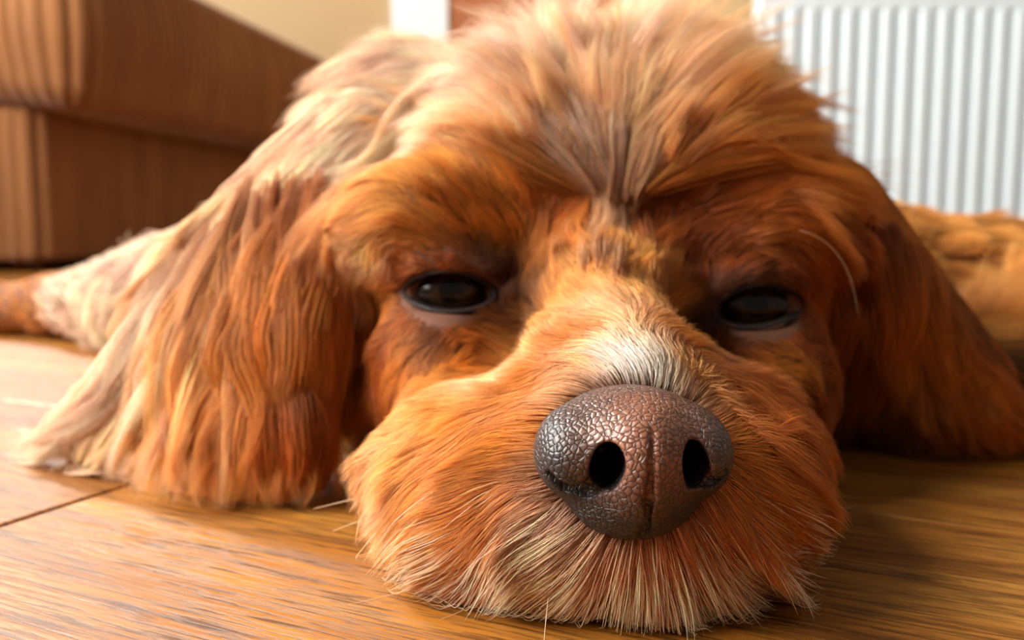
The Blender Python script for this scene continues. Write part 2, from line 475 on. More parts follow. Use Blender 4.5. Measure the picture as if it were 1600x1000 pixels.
# forelegs stretched out sideways
B.chain([(-0.04, .50, .055), (-0.14, .52, .050), (-0.23, .57, .034), (-0.34, .655, .024), (-0.40, .68, .018), (-0.43, .685, .016)], [.050, .046, .034, .019, .018, .018], 0.015)
B.chain([(0.10, .52, .055), (0.18, .53, .048), (0.29, .54, .040), (0.36, .58, .030)], [.052, .050, .042, .030], 0.015)
B.chain([(0.33, .53, .034), (0.27, .44, .026), (0.20, .365, .020), (0.15, .325, .016)], [.034, .026, .020, .016], 0.012)
# hind legs
B.chain([(-0.03, .86, .04), (-0.13, .82, .035), (-0.17, .92, .02)], [.045, .034, .018], 0.015)
B.chain([(0.11, .86, .04), (0.20, .80, .035), (0.25, .90, .02)], [.045, .034, .018], 0.015)
# cranium and jaw
B.ell((0.036, .358, .087), (.082, .080, .068), 0.012)
B.ell((0.034, .315, .044), (.060, .060, .043), 0.015)
# brows
B.ell(P(668, 362, .292), (.029, .022, .022), 0.016)
B.ell(P(1190, 372, .292), (.029, .022, .022), 0.016)
B.ell(P(800, 300, .305), (.026, .024, .026), 0.014)
B.ell(P(1080, 300, .305), (.026, .024, .026), 0.014)
# cheeks
B.ell(P(700, 590, .284), (.024, .034, .030), 0.014)
B.ell(P(655, 195, .372), (.032, .030, .030), 0.014)
B.ell(P(1172, 600, .284), (.024, .034, .030), 0.014)
# bridge of the muzzle
B.cap((0.027, .285, .066), (0.0255, .200, .040), .020, .017, 0.012)
B.ell((0.0255, .215, .036), (.027, .030, .021), 0.010)
# flews and chin
B.ell((-0.008, .226, .0205), (.027, .036, .0215), 0.014)
B.ell(P(745, 590, .268), (.018, .018, .014), 0.018)
B.ell(P(1140, 600, .268), (.016, .018, .014), 0.018)
B.ell((0.052, .222, .0225), (.026, .036, .0230), 0.014)
B.ell((0.023, .198, .0215), (.032, .026, .0215), 0.012)
B.ell((0.004, .204, .020), (.024, .026, .0195), 0.010)
B.ell((0.042, .204, .020), (.024, .026, .0195), 0.010)
B.ell((0.022, .203, .009), (.034, .026, .0100), 0.006)
# ears
EARL = [
    ([P(590, 240, .345), P(505, 380, .322), P(468, 500, .298), P(470, 640, .268)], [.017, .012, .009, .005]),
    ([P(560, 240, .350), P(450, 390, .328), P(395, 530, .300), P(365, 660, .270)], [.019, .014, .011, .006]),
    ([P(550, 230, .355), P(450, 300, .350), P(355, 420, .335), P(260, 550, .312), P(200, 650, .292)], [.018, .015, .012, .009, .005])]
EARR = [
    ([P(1270, 330, .335), P(1325, 420, .318), P(1345, 480, .308)], [.016, .011, .008]),
    ([P(1280, 330, .345), P(1375, 450, .330), P(1440, 550, .318)], [.016, .012, .008]),
    ([P(1290, 330, .350), P(1385, 440, .340), P(1480, 550, .328), P(1560, 640, .312)], [.016, .012, .010, .008])]
def resample(pts, rs, n=7):
    pts = np.array(pts); L_ = np.r_[0, np.cumsum(np.linalg.norm(np.diff(pts, axis=0), axis=1))]; t = np.linspace(0, L_[-1], n)
    return np.stack([np.interp(t, L_, pts[:, i]) for i in range(3)], 1), np.interp(t, L_, rs)
def flap(ch):
    rsd = [resample(*c) for c in ch]; out = [rsd[0]]
    for a, b_ in zip(rsd[:-1], rsd[1:]):
        for f_ in (0.25, 0.5, 0.75, 1.0): out.append((a[0] * (1 - f_) + b_[0] * f_, a[1] * (1 - f_) + b_[1] * f_))
    return out
EARL = flap(EARL); EARR = flap(EARR)
for pts, rs in EARL + EARR: B.chain(list(pts), list(np.array(rs) * 0.85), 0.008)
# furrow between the brows, hollow in front of each eye
B.cap(P(968, 405, .262), P(965, 300, .292), .002, .001, 0.008, 'sub')
def hit(u, v):
    d = ray(u, v); d = d / np.linalg.norm(d)
    t = 0.155
    for _ in range(400):
        p = CAM + d * t
        s_ = B.sample(p[None])[0]
        if s_ < 0.0003: return p
        t += max(0.0006, s_ * 0.7)
        if t > 1.1: return None
    return None
B.ell(P(805, 500, .250), (.010, .012, .009), 0.010, 'sub')
B.ell(P(1085, 510, .250), (.010, .012, .009), 0.010, 'sub')
EYES = [dict(px=(703, 460), w=.0144, h=.0070, rot=-0.05, out=-1), dict(px=(1186, 483), w=.0138, h=.0072, rot=0.10, out=1)]
def almond(e, s_w=1.0, s_h=1.0, n=48):
    pts = []
    for i in range(n):
        a = 2 * math.pi * i / n
        x = math.cos(a) * e['w'] * s_w; z = math.copysign(abs(math.sin(a)) ** 1.15, math.sin(a)) * e['h'] * s_h * (1.0 if math.sin(a) > 0 else 0.8)
        ca, sa = math.cos(e['rot']), math.sin(e['rot'])
        pts.append(e['c'] + np.array([x * ca - z * sa, 0, x * sa + z * ca]))
    return np.array(pts)
for e in EYES:
    c0 = hit(*e['px']); e['c'] = c0
    # heavy upper lid above the opening
    lidp = [c0 + np.array([q * e['w'] * 1.15, .0035 + .004 * q * q, e['h'] * (1.35 - .55 * q * q) + math.sin(e['rot']) * q * e['w']]) for q in (-1, -.5, 0, .5, 1)]
    B.chain(lidp, [.002, .0036, .0042, .0036, .002], 0.004)
    e['ring'] = []
    for q in almond(e, 1.0, 1.0):
        d = q - CAM; u = 800 + F * d[0] / (d @ FWD); v = 500 - F * (d @ UPV) / (d @ FWD)
        e['ring'].append(hit(u, v))
    e['ring'] = np.array(e['ring'])
    B.ell(c0 + np.array([0, .001, 0]), (e['w'] * 0.96, .010, e['h'] * 0.92), 0.0015, 'sub', rot=e['rot'])

M_skin, nt, b = new_mat('dog_skin'); b.inputs['Base Color'].default_value = rgba(92, 52, 30); b.inputs['Roughness'].default_value = 0.8
V, Fc = B.mesh()
keep = None
V[:, 2] = np.maximum(V[:, 2], 0.0006)
ORG = np.array([XC, 0.40, 0.0])
body = mesh_obj('body', V - ORG, Fc, M_skin, dog)

# ------------------------------------------------------------------ fur guides, read as strokes on the surface
# u, v, du, dv, length mm, lift, clump, wave   (direction as seen from the front)
GD = [
 # bridge and nose rim
 (1000,575,-2,-30,5.0,.45,.2,.2),(960,575,-18,-25,5,.4,.2,.2),(1050,575,20,-25,5,.4,.2,.2),(900,580,-40,-25,5,.35,.2,.2),(1110,600,35,-15,5,.35,.2,.2),
 (980,520,-2,-30,6,.4,.3,.3),(930,520,-20,-25,6,.35,.3,.3),(1040,530,22,-22,6,.35,.3,.3),(970,460,-3,-30,9,.45,.5,.5),(900,460,-16,-26,8,.5,.5,.6),(1030,460,20,-24,8,.45,.5,.5),
 (860,500,-30,-22,7,.5,.5,.6),(1075,530,30,-18,7,.4,.4,.5),
 (860,590,-36,-20,6,.3,.3,.3),(1130,640,34,-4,6,.3,.3,.3),(800,560,-30,-22,7,.35,.4,.4),
 (830,660,-40,-4,6,.3,.3,.2),(820,740,-38,14,7,.3,.35,.2),(1160,700,34,10,6,.3,.3,.2),(1160,780,30,24,8,.3,.35,.2),
 (740,620,-34,-6,8,.3,.4,.3),(720,700,-36,8,9,.3,.4,.3),(660,690,-36,10,11,.35,.5,.3),(620,760,-34,18,13,.4,.5,.3),(700,800,-30,22,10,.3,.45,.3),(640,860,-24,30,12,.35,.5,.3),
 (780,830,-24,28,9,.3,.4,.3),(860,860,-18,32,8,.35,.4,.3),(900,900,-12,34,10,.35,.45,.3),(960,880,-6,34,10,.4,.5,.3),(1010,890,-2,34,10,.4,.5,.3),(1060,870,8,34,10,.4,.5,.3),
 (1110,850,18,32,9,.35,.4,.3),(1180,860,26,26,10,.3,.45,.3),(1230,820,24,26,10,.3,.4,.3),(1230,760,26,20,9,.3,.4,.3),(760,920,-16,32,11,.3,.45,.3),(960,950,-4,34,12,.35,.5,.3),(1120,940,14,32,11,.3,.45,.3),(1200,920,22,28,11,.3,.45,.3),
 (680,920,-22,28,12,.3,.4,.3),
 # under eyes and cheeks
 (740,560,-22,24,6,.25,.4,.3),(680,530,-16,24,6,.25,.4,.2),(640,560,-22,26,8,.25,.4,.3),(620,640,-12,34,6,.2,.4,.3),(590,560,-12,34,6,.2,.4,.3),(580,480,-6,34,5,.2,.4,.3),(690,620,-30,16,7,.25,.4,.3),
 (1130,560,22,14,6,.25,.4,.3),(1190,550,20,22,6,.2,.3,.2),(1240,560,20,26,8,.25,.4,.3),(1200,640,22,26,8,.25,.4,.3),(1260,640,18,32,11,.3,.4,.3),(1160,610,28,18,7,.25,.3,.3),
 # brows and forehead
 (790,430,-14,-26,8,.5,.6,.7),(840,410,-10,-30,8,.5,.6,.6),(700,410,-26,-4,6,.2,.4,.3),(640,420,-26,8,8,.25,.4,.3),(600,400,-28,18,10,.35,.5,.3),(770,380,-22,-20,8,.35,.5,.3),(680,360,-30,-4,9,.3,.5,.3),(600,330,-32,14,12,.35,.5,.3),
 (860,350,-12,-32,10,.35,.5,.3),(800,310,-24,-24,11,.3,.5,.3),(720,290,-32,-10,12,.3,.5,.3),(640,270,-34,4,16,.35,.6,.3),
 (930,360,-4,-34,12,.4,.6,.4),(960,380,-2,-34,14,.45,.7,.4),(1000,380,4,-32,11,.4,.6,.4),(940,300,-4,-34,16,.35,.6,.3),(985,300,6,-34,16,.35,.6,.3),
 (1090,430,12,-28,8,.45,.6,.5),(1060,380,16,-28,9,.35,.5,.3),(1140,420,24,-16,7,.25,.4,.3),(1220,430,28,4,7,.2,.4,.3),(1280,440,24,20,9,.25,.4,.3),(1180,370,30,-8,9,.3,.5,.3),(1280,370,30,12,12,.3,.5,.3),
 (1080,320,22,-26,11,.3,.5,.3),(1160,300,32,-10,12,.3,.5,.3),(1260,290,34,4,16,.35,.5,.3),(1340,330,28,22,20,.3,.5,.3),
 # crown
 (880,220,-18,-30,20,.5,.65,.3),(800,210,-30,-20,20,.5,.6,.3),(700,200,-34,-2,24,.5,.65,.4),(620,230,-30,20,18,.25,.7,.4),(950,210,0,-36,24,.55,.7,.3),(1010,210,14,-32,24,.55,.7,.3),(1080,220,26,-22,22,.5,.6,.3),(1170,210,34,-10,22,.5,.6,.3),(1260,220,34,4,24,.55,.6,.3),
 (860,130,-22,-26,26,.55,.7,.3),(760,130,-34,-10,28,.55,.7,.4),(660,160,-34,6,22,.35,.7,.4),(960,120,2,-36,28,.65,.75,.3),(1040,130,20,-28,26,.6,.7,.3),(1130,140,32,-14,24,.55,.65,.3),(1220,160,34,-2,24,.4,.65,.4),
 # left ear
 (550,250,-24,30,28,.15,.85,.5),(500,270,-24,30,32,.15,.85,.5),(440,310,-22,32,40,.15,.85,.5),(520,330,-10,36,45,.2,.85,.5),(460,360,-16,34,48,.2,.85,.5),(360,400,-24,32,50,.2,.8,.5),(290,480,-24,32,52,.2,.8,.5),(220,590,-26,30,50,.2,.8,.5),
 (490,450,2,36,45,.2,.9,.5),(500,560,10,36,42,.2,.9,.5),(500,680,10,34,36,.2,.85,.5),(430,480,-6,36,48,.2,.9,.5),(380,560,-8,36,46,.2,.9,.5),(430,640,2,36,42,.2,.9,.5),(340,640,-8,34,42,.2,.85,.5),(350,700,-6,34,40,.2,.8,.5),(190,660,-26,22,44,.25,.8,.5),
 # right ear
 (1360,360,24,28,36,.25,.75,.4),(1400,420,18,34,42,.2,.8,.4),(1330,440,4,36,30,.2,.9,.4),(1350,500,-10,36,26,.2,.9,.4),(1430,520,14,34,30,.2,.85,.4),(1480,580,24,26,40,.2,.8,.4),(1560,620,32,16,36,.25,.8,.4),
 # body seen behind
 (150,470,-30,14,20,.4,.6,.3),(240,420,-30,16,24,.4,.6,.3),(50,480,-36,4,7,.2,.3,.2),(80,465,-20,-14,14,.6,.5,.3),(300,370,-28,20,26,.4,.6,.3),
 (1500,440,30,6,22,.3,.6,.3),(1570,440,34,2,22,.3,.6,.3),(1560,520,34,2,22,.3,.6,.3),
]
gp, gt, ga = [], [], []
def add_guides(lst):
    for (u, v, du, dv, L_, lift, cl, wv) in lst:
        p = hit(u, v)
        if p is None: 
            print('MISS guide', u, v); continue
        n = B.grad(p[None])[0]
        s_ = np.array([1, 0, 0]) * du - UPV * dv; s_ = s_ / np.linalg.norm(s_)
        t = s_ - n * (s_ @ n)
        # grazing surfaces: follow the surface away from the viewer
        view = p - CAM; view /= np.linalg.norm(view)
        if abs(view @ n) < 0.35: t = t + 0.4 * (view - n * (view @ n))
        t /= np.linalg.norm(t) + 1e-9
        gp.append(p); gt.append(t); ga.append((L_ / 1000, lift, cl, wv))
add_guides(GD)
# guides where the lens does not look: back of the head, back, legs
for (p, t, a) in [((.03, .42, .135), (0, 1, -.2), (.026, .3, .6, .3)), ((.03, .60, .13), (0, 1, 0), (.025, .3, .6, .3)), ((.04, .85, .13), (0, 1, -.2), (.025, .3, .6, .3)),
                  ((-.06, .45, .09), (-.5, .6, -.5), (.026, .3, .6, .3)), ((.12, .45, .09), (.6, .5, -.5), (.026, .3, .6, .3)), ((-.05, .7, .06), (-.3, .6, -.7), (.022, .3, .6, .3)), ((.13, .7, .06), (.3, .6, -.7), (.022, .3, .6, .3)),
                  ((-.30, .62, .045), (-.8, .3, .1), (.008, .2, .4, .2)), ((-.42, .69, .03), (-1, .2, -.2), (.005, .2, .3, .2)), ((.42, .56, .03), (1, .2, -.2), (.006, .2, .3, .2)), ((-.15, .9, .03), (-.3, .8, -.2), (.012, .2, .4, .2)), ((.23, .88, .03), (.3, .8, -.2), (.012, .2, .4, .2))]:
    t = np.array(t, float); t /= np.linalg.norm(t)
    gp.append(np.array(p)); gt.append(t); ga.append(a)
gp = np.array(gp); gt = np.array(gt); ga = np.array(ga)

# coat colours (the hair's own tones, with some shade and sunlight painted in)
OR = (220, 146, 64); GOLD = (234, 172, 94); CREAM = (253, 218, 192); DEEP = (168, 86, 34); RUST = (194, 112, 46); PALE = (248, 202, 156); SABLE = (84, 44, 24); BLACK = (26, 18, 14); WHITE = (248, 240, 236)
GC = [
 (1000,575,WHITE),(970,570,WHITE),(1030,572,(226,212,196)),(990,540,(226,196,160)),(940,575,GOLD),(1075,585,GOLD),(975,500,PALE),(930,520,OR),(1040,520,OR),(970,460,GOLD),(960,420,GOLD),(880,480,GOLD),(1040,470,OR),
 (800,540,GOLD),(850,590,OR),(780,600,PALE),(820,680,OR),(740,680,OR),(680,700,GOLD),(620,760,PALE),(700,800,GOLD),(780,800,OR),(640,860,PALE),(850,815,(200,150,110)),(872,838,(216,206,200)),(905,870,(204,140,96)),(960,890,(206,140,98)),(1030,890,(206,136,92)),(1100,860,(206,136,88)),
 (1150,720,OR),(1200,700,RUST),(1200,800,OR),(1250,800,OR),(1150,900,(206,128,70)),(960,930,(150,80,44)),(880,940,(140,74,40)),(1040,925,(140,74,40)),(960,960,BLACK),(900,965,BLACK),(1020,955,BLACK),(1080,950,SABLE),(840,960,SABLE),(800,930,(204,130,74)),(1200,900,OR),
 (740,560,OR),(700,525,(120,70,44)),(735,494,SABLE),(785,484,SABLE),(795,505,(120,66,40)),(680,500,(120,70,44)),(720,520,RUST),(650,500,RUST),(770,540,RUST),(640,540,OR),(620,640,DEEP),(600,560,DEEP),(690,610,GOLD),(700,580,GOLD),(720,640,GOLD),
 (1100,520,SABLE),(1140,525,SABLE),(1180,528,(90,50,30)),(1230,515,DEEP),(1180,545,RUST),(1130,555,DEEP),(1110,480,SABLE),(1170,570,OR),(1220,570,OR),(1200,640,RUST),(1260,640,DEEP),(1160,620,RUST),
 (700,415,DEEP),(760,420,SABLE),(640,425,RUST),(610,440,OR),(830,410,OR),(790,440,SABLE),(770,370,OR),(680,360,GOLD),(610,350,GOLD),(590,400,PALE),(860,350,RUST),(800,310,OR),(720,290,GOLD),(640,280,GOLD),
 (975,350,SABLE),(945,380,OR),(985,392,DEEP),(960,330,RUST),(930,340,OR),(940,280,GOLD),(985,290,GOLD),(1000,350,DEEP),
 (1090,440,DEEP),(1060,390,DEEP),(1140,420,DEEP),(1220,435,DEEP),(1280,440,RUST),(1180,360,RUST),(1280,370,RUST),(1060,320,DEEP),(1160,290,RUST),(1260,280,OR),(1340,330,OR),(1150,450,SABLE),(1200,445,SABLE),
 (880,220,PALE),(800,210,PALE),(700,210,CREAM),(620,210,CREAM),(950,210,PALE),(1010,210,PALE),(1080,220,GOLD),(1170,220,GOLD),(1260,220,GOLD),
 (950,330,PALE),(965,300,PALE),(955,260,PALE),
 (860,130,CREAM),(760,130,CREAM),(660,140,CREAM),(960,120,CREAM),(1040,130,PALE),(1130,140,PALE),(1220,160,PALE),  # crown and left ear: sunlit brightness partly painted into the pale tones
 (540,230,CREAM),(500,260,PALE),(460,300,CREAM),(420,330,PALE),(520,330,OR),(460,360,GOLD),(360,400,PALE),(290,480,CREAM),(240,560,PALE),(220,590,CREAM),(490,450,RUST),(500,560,RUST),(480,640,DEEP),(430,480,OR),(380,560,GOLD),(430,620,RUST),(340,620,PALE),(350,660,GOLD),(200,640,PALE),
 (1360,360,OR),(1400,420,OR),(1340,440,RUST),(1370,530,DEEP),(1430,500,OR),(1480,580,RUST),(1560,620,RUST),
 (150,470,CREAM),(240,420,CREAM),(50,480,OR),(80,465,CREAM),(300,370,CREAM),(1500,440,GOLD),(1570,440,GOLD),(1560,520,GOLD),
]
cp, cc = [], []
for (u, v, c) in GC:
    p = hit(u, v)
    if p is not None: cp.append(p); cc.append(lin(c))
for p, c in (((.03, .42, .135), GOLD), ((.03, .6, .13), GOLD), ((.04, .85, .13), GOLD), ((-.35, .66, .04), OR), ((-.2, .55, .07), CREAM), ((.3, .54, .07), GOLD), ((.27, .44, .05), GOLD), ((.2, .34, .03), BLACK), ((.15, .325, .03), BLACK), ((.11, .32, .03), SABLE), ((-.035, .29, .01), SABLE), ((.10, .29, .01), SABLE), ((.12, .40, .03), SABLE), ((-.05, .40, .03), SABLE), ((-.1, .8, .05), PALE), ((.15, .8, .05), GOLD)):  # black and sable points paint the shaded gaps below ears and jaw
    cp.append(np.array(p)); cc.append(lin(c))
cp = np.array(cp); cc = np.array(cc)

# bake the guides on a coarse lattice
class Lattice:
    def __init__(s, pts, vals, h, eps, power=4.0):
        s.lo = B.lo - 0.01; s.h = h
        s.n = np.ceil((np.array([0.52, 1.04, 0.20]) - s.lo) / h).astype(int) + 1
        X = np.stack(np.meshgrid(*[s.lo[i] + h * np.arange(s.n[i]) for i in range(3)], indexing='ij'), -1).reshape(-1, 3)
        out = np.zeros((len(X), vals.shape[1]), np.float32)
        near = np.abs(B.sample(X)) < 0.045
        idx = np.where(near)[0]
        for a in range(0, len(idx), 40000):
            q = idx[a:a + 40000]
            d2 = ((X[q][:, None] - pts[None]) ** 2).sum(-1)
            wt = 1.0 / (d2 + eps * eps) ** (power / 2)
            out[q] = (wt @ vals) / wt.sum(1)[:, None]
        s.v = out.reshape(*s.n, -1)
    def __call__(s, p):
        g = (p - s.lo) / s.h; g = np.clip(g, 0, s.n - 1.001); i = g.astype(int); f = (g - i)
        r = 0
        for a in (0, 1):
            for b_ in (0, 1):
                for c in (0, 1):
                    wt = (f[:, 0] if a else 1 - f[:, 0]) * (f[:, 1] if b_ else 1 - f[:, 1]) * (f[:, 2] if c else 1 - f[:, 2])
                    r = r + wt[:, None] * s.v[i[:, 0] + a, i[:, 1] + b_, i[:, 2] + c]
        return r
LD = Lattice(gp, np.concatenate([gt, ga], 1), 0.005, 0.005)
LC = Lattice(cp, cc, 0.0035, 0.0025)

# ------------------------------------------------------------------ grow the fur
tri = np.concatenate([Fc[:, [0, 1, 2]], Fc[:, [0, 2, 3]]])
T0, T1, T2 = V[tri[:, 0]], V[tri[:, 1]], V[tri[:, 2]]
area_t = 0.5 * np.linalg.norm(np.cross(T1 - T0, T2 - T0), axis=1)
cen = (T0 + T1 + T2) / 3
nrm = B.grad(cen)
view = cen - CAM; dist = np.linalg.norm(view, axis=1); view /= dist[:, None]
facing = -(view * nrm).sum(1)
NOSE_C = np.array([.0243, .176, .0365])

WV = rng.normal(size=(14, 3)) * 6.28 / 0.030; WPH = rng.random((14, 3)) * 6.28; WA = rng.normal(size=(14, 3)) / 14 ** .5
def drift(p):
    s_ = p @ WV.T
    return sum(np.sin(s_[:, i:i + 1] + WPH[i][None]) * WA[i][None] for i in range(14)) * 1.4
def grow(name, N, dens, K, mat, radius, lenmul=1.0, extra_lift=0.0, clump_n=10, clump2_n=80, seedv=1, colmul=1.0, clump_add=0.0, root_rad=None, jitter=0.22, wave_amp=1.0, parent=body, gravity=0.0, collight=0.0, drift_amp=0.35, steer=0.22, col_over=None, hug=0.008):
    r = np.random.default_rng(seedv)
    wgt = area_t * dens
    cum = np.cumsum(wgt); pick = np.searchsorted(cum, r.random(N) * cum[-1]); pick = np.minimum(pick, len(tri) - 1)
    a = r.random(N); b_ = r.random(N); fl = a + b_ > 1; a[fl] = 1 - a[fl]; b_[fl] = 1 - b_[fl]
    p = T0[pick] * (1 - a - b_)[:, None] + T1[pick] * a[:, None] + T2[pick] * b_[:, None]
    n = B.grad(p)
    att = LD(p); L_ = att[:, 3] * lenmul * (0.65 + 0.6 * r.random(N)); lift = att[:, 4] + extra_lift; cl = np.clip(att[:, 5] + clump_add, 0, 0.97); wv = att[:, 6]
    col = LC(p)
    if col_over is not None: col = np.tile(np.asarray(col_over), (N, 1))
    vw = p - CAM; vw /= np.linalg.norm(vw, axis=1)[:, None]; L_ *= np.clip(1.05 - 1.6 * (vw * n).sum(1), .35, 1)
    # shorter next to the eyes and the nose leather
    for e in EYES:
        q = p - e['c']; de = np.sqrt((q[:, 0] / 1.5) ** 2 + (q[:, 1] * .5) ** 2 + (q[:, 2]) ** 2)
        L_ *= np.clip((de - 0.003) / 0.014, 0.22, 1)
    t = att[:, :3]; t = t - n * (t * n).sum(1)[:, None]; t /= np.linalg.norm(t, axis=1)[:, None] + 1e-9
    jit = r.normal(size=(N, 3)) * jitter
    lr = lift * (0.6 + 0.8 * r.random(N))
    dr = drift(p); d = t * np.cos(lr)[:, None] + n * np.sin(lr)[:, None] + jit * 0.6 + dr * drift_amp; d /= np.linalg.norm(d, axis=1)[:, None]
    pts = np.empty((N, K, 3)); pts[:, 0] = p - n * 0.0006
    step = L_ / (K - 1)
    hgt = 0.0004 + 0.0035 * r.random(N) * np.clip(L_ / 0.03, .15, 1)
    cur = pts[:, 0].copy(); ph = r.random((N, 3)) * 6.28
    for k in range(1, K):
        q = LD(cur)[:, :3]; g = B.grad(cur); sd = B.sample(cur)
        d = d - g * np.clip((sd - hug) / 0.02, 0, 0.6)[:, None]
        q = q - g * (q * g).sum(1)[:, None] * 0.8; q /= np.linalg.norm(q, axis=1)[:, None] + 1e-9
        near = np.clip(1 - sd / 0.045, 0, 1)[:, None]
        d = d + steer * near * (q + drift(cur) * drift_amp - d) + r.normal(size=(N, 3)) * jitter * 0.16
        d[:, 2] -= gravity / K * np.clip(L_ / 0.03, 0, 2)
        d /= np.linalg.norm(d, axis=1)[:, None]
        cur = cur + d * step[:, None]
        sd = B.sample(cur); need = hgt * min(1, k / 3.0) - sd
        g = B.grad(cur)
        cur = cur + g * np.clip(need, 0, 0.004)[:, None]
        cur[:, 2] = np.maximum(cur[:, 2], 0.0006 + 0.001 * r.random(N))
        pts[:, k] = cur
    ts = np.linspace(0, 1, K)
    # clumps: every hair leans towards the hair at the heart of its tuft, small tufts then locks
    cl_rand = np.zeros(N)
    for lvl, (per, strength, expo) in enumerate(((clump_n, 0.75, 1.1), (clump2_n, 0.95, 1.5))):
        if per <= 0: continue
        m = max(8, N // per); ctr = r.choice(N, m, replace=False)
        kd = kdtree.KDTree(m)
        for i, c in enumerate(ctr): kd.insert(pts[c, 0], i)
        kd.balance()
        near_i = np.fromiter((kd.find(q)[1] for q in pts[:, 0].tolist()), np.int64, N)
        cpath = pts[ctr].copy()
        # waviness of the lock
        wp = r.random(m) * 6.28; fr = 1.0 + r.random(m) * 1.2
        Lc = L_[ctr]; tang = cpath[:, -1] - cpath[:, 0]; tang /= np.linalg.norm(tang, axis=1)[:, None] + 1e-9
        sidev = np.cross(tang, B.grad(cpath[:, 0])); sidev /= np.linalg.norm(sidev, axis=1)[:, None] + 1e-9
        if lvl == 1:
            wav = np.sin(ts[None] * 6.28 * fr[:, None] + wp[:, None]) - np.sin(wp)[:, None]
            cpath += sidev[:, None] * (wav * ts[None] ** 0.7 * (Lc * wv[ctr] * 0.10 * wave_amp)[:, None])[..., None]
        tgt = cpath[near_i]
        wgt_ = (cl[:, None] * strength) * ts[None] ** expo
        if lvl == 1: wgt_ = wgt_ * (0.75 + 0.25 * r.random(N))[:, None]
        pts += (tgt - pts) * wgt_[..., None]
        cr = r.normal(size=m); cl_rand += cr[near_i] * (0.5 if lvl == 0 else 0.8)
    pts[..., 2] = np.maximum(pts[..., 2], 0.0005)
    val = np.exp(0.17 * cl_rand * np.clip(cl + 0.3, 0, 1) + 0.20 * r.normal(size=N))
    sat = r.normal(size=N) * 0.06 + 0.04 * cl_rand
    cfin = np.clip(col * val[:, None] * colmul, 0, 0.95)
    cfin[:, 2] *= np.exp(-sat); cfin[:, 0] = np.clip(cfin[:, 0], 0, 0.93)
    if collight: cfin = cfin + (1 - cfin) * collight
    hc = bpy.data.hair_curves.new(name); hc.add_curves([K] * N)
    hc.attributes['position'].data.foreach_set('vector', (pts - ORG).astype(np.float32).ravel())
    rr = radius * (0.7 + 0.6 * r.random(N))[:, None] * np.clip(1.05 - ts[None] ** 2.2, 0.08, 1)
    ra = hc.attributes.get('radius') or hc.attributes.new('radius', 'FLOAT', 'POINT')
    ra.data.foreach_set('value', rr.astype(np.float32).ravel())
    ca = hc.attributes.new('hair_tint', 'FLOAT_COLOR', 'CURVE')
    ca.data.foreach_set('color', np.concatenate([cfin, np.ones((N, 1))], 1).astype(np.float32).ravel())
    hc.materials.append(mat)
    o = bpy.data.objects.new(name, hc); COL.objects.link(o); o.parent = dog; o['kind'] = 'stuff'
    return o

def hair_mat():
    m = bpy.data.materials.new('dog_hair'); m.use_nodes = True; nt = m.node_tree; nt.nodes.clear(); L = nt.links.new
    out = nd(nt, 'ShaderNodeOutputMaterial')
    at = nd(nt, 'ShaderNodeAttribute', attribute_name='hair_tint')
    hi = nd(nt, 'ShaderNodeHairInfo')
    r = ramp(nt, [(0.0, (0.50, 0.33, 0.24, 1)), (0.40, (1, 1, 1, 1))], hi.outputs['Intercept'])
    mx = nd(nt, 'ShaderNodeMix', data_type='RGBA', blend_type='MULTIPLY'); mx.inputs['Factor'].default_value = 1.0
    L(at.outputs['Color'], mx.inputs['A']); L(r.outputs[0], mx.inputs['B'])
    b = nd(nt, 'ShaderNodeBsdfPrincipled'); L(mx.outputs['Result'], b.inputs['Base Color'])
    b.inputs['Roughness'].default_value = 0.42; b.inputs['Specular IOR Level'].default_value = 0.35
    tr = nd(nt, 'ShaderNodeBsdfTranslucent'); L(mx.outputs['Result'], tr.inputs['Color'])
    ms = nd(nt, 'ShaderNodeMixShader'); ms.inputs[0].default_value = 0.42
    L(b.outputs[0], ms.inputs[1]); L(tr.outputs[0], ms.inputs[2]); L(ms.outputs[0], out.inputs['Surface'])
    return m
M_hair = hair_mat()

def prox(p, pts, rs):
    d = np.full(len(p), 1e9)
    for i in range(len(pts) - 1):
        a, b_ = pts[i], pts[i + 1]; ab = b_ - a
        t = np.clip(((p - a) @ ab) / (ab @ ab), 0, 1)
        d = np.minimum(d, np.linalg.norm(p - a - t[:, None] * ab, axis=1))
    return d
dear = np.full(len(cen), 1e9)
for pts_, rs_ in EARL + EARR: dear = np.minimum(dear, prox(cen, pts_, rs_))
is_ear = (dear < 0.022) & (cen[:, 1] < 0.40)
# keep the eye openings and nose clear
mask = np.ones(len(cen))
for e in EYES:
    q = cen - e['c']; ca, sa = math.cos(e['rot']), math.sin(e['rot'])
    x = q[:, 0] * ca + q[:, 2] * sa; z = -q[:, 0] * sa + q[:, 2] * ca
    inside = ((x / (e['w'] + .0010)) ** 2 + (z / (e['h'] + .0010)) ** 2 < 1) & (np.abs(q[:, 1]) < 0.025)
    mask[inside] = 0
qn = cen - NOSE_C
mask[((qn[:, 0] / .0155) ** 2 + (qn[:, 2] / .0125) ** 2 < 1) & (cen[:, 1] < .195)] = 0
mask[cen[:, 2] < 0.0012] = 0
vis = np.clip(facing * 2 + 0.9, 0.12, 1)
near_w = np.clip(0.22 / dist, 0.0, 1.3) ** 2
Q = 1.0
dens_face = mask * vis * near_w * (~is_ear) * (cen[:, 1] < 0.46)
dens_ear = mask * is_ear * np.clip(vis, .35, 1) * near_w
dens_body = mask * (cen[:, 1] >= 0.44) * np.clip(vis, .15, 1)
grow('fur', int(230000 * Q), dens_face, 10, M_hair, 0.000055, lenmul=1.45, extra_lift=0.14, hug=0.018, clump_n=9, clump2_n=110, seedv=11)
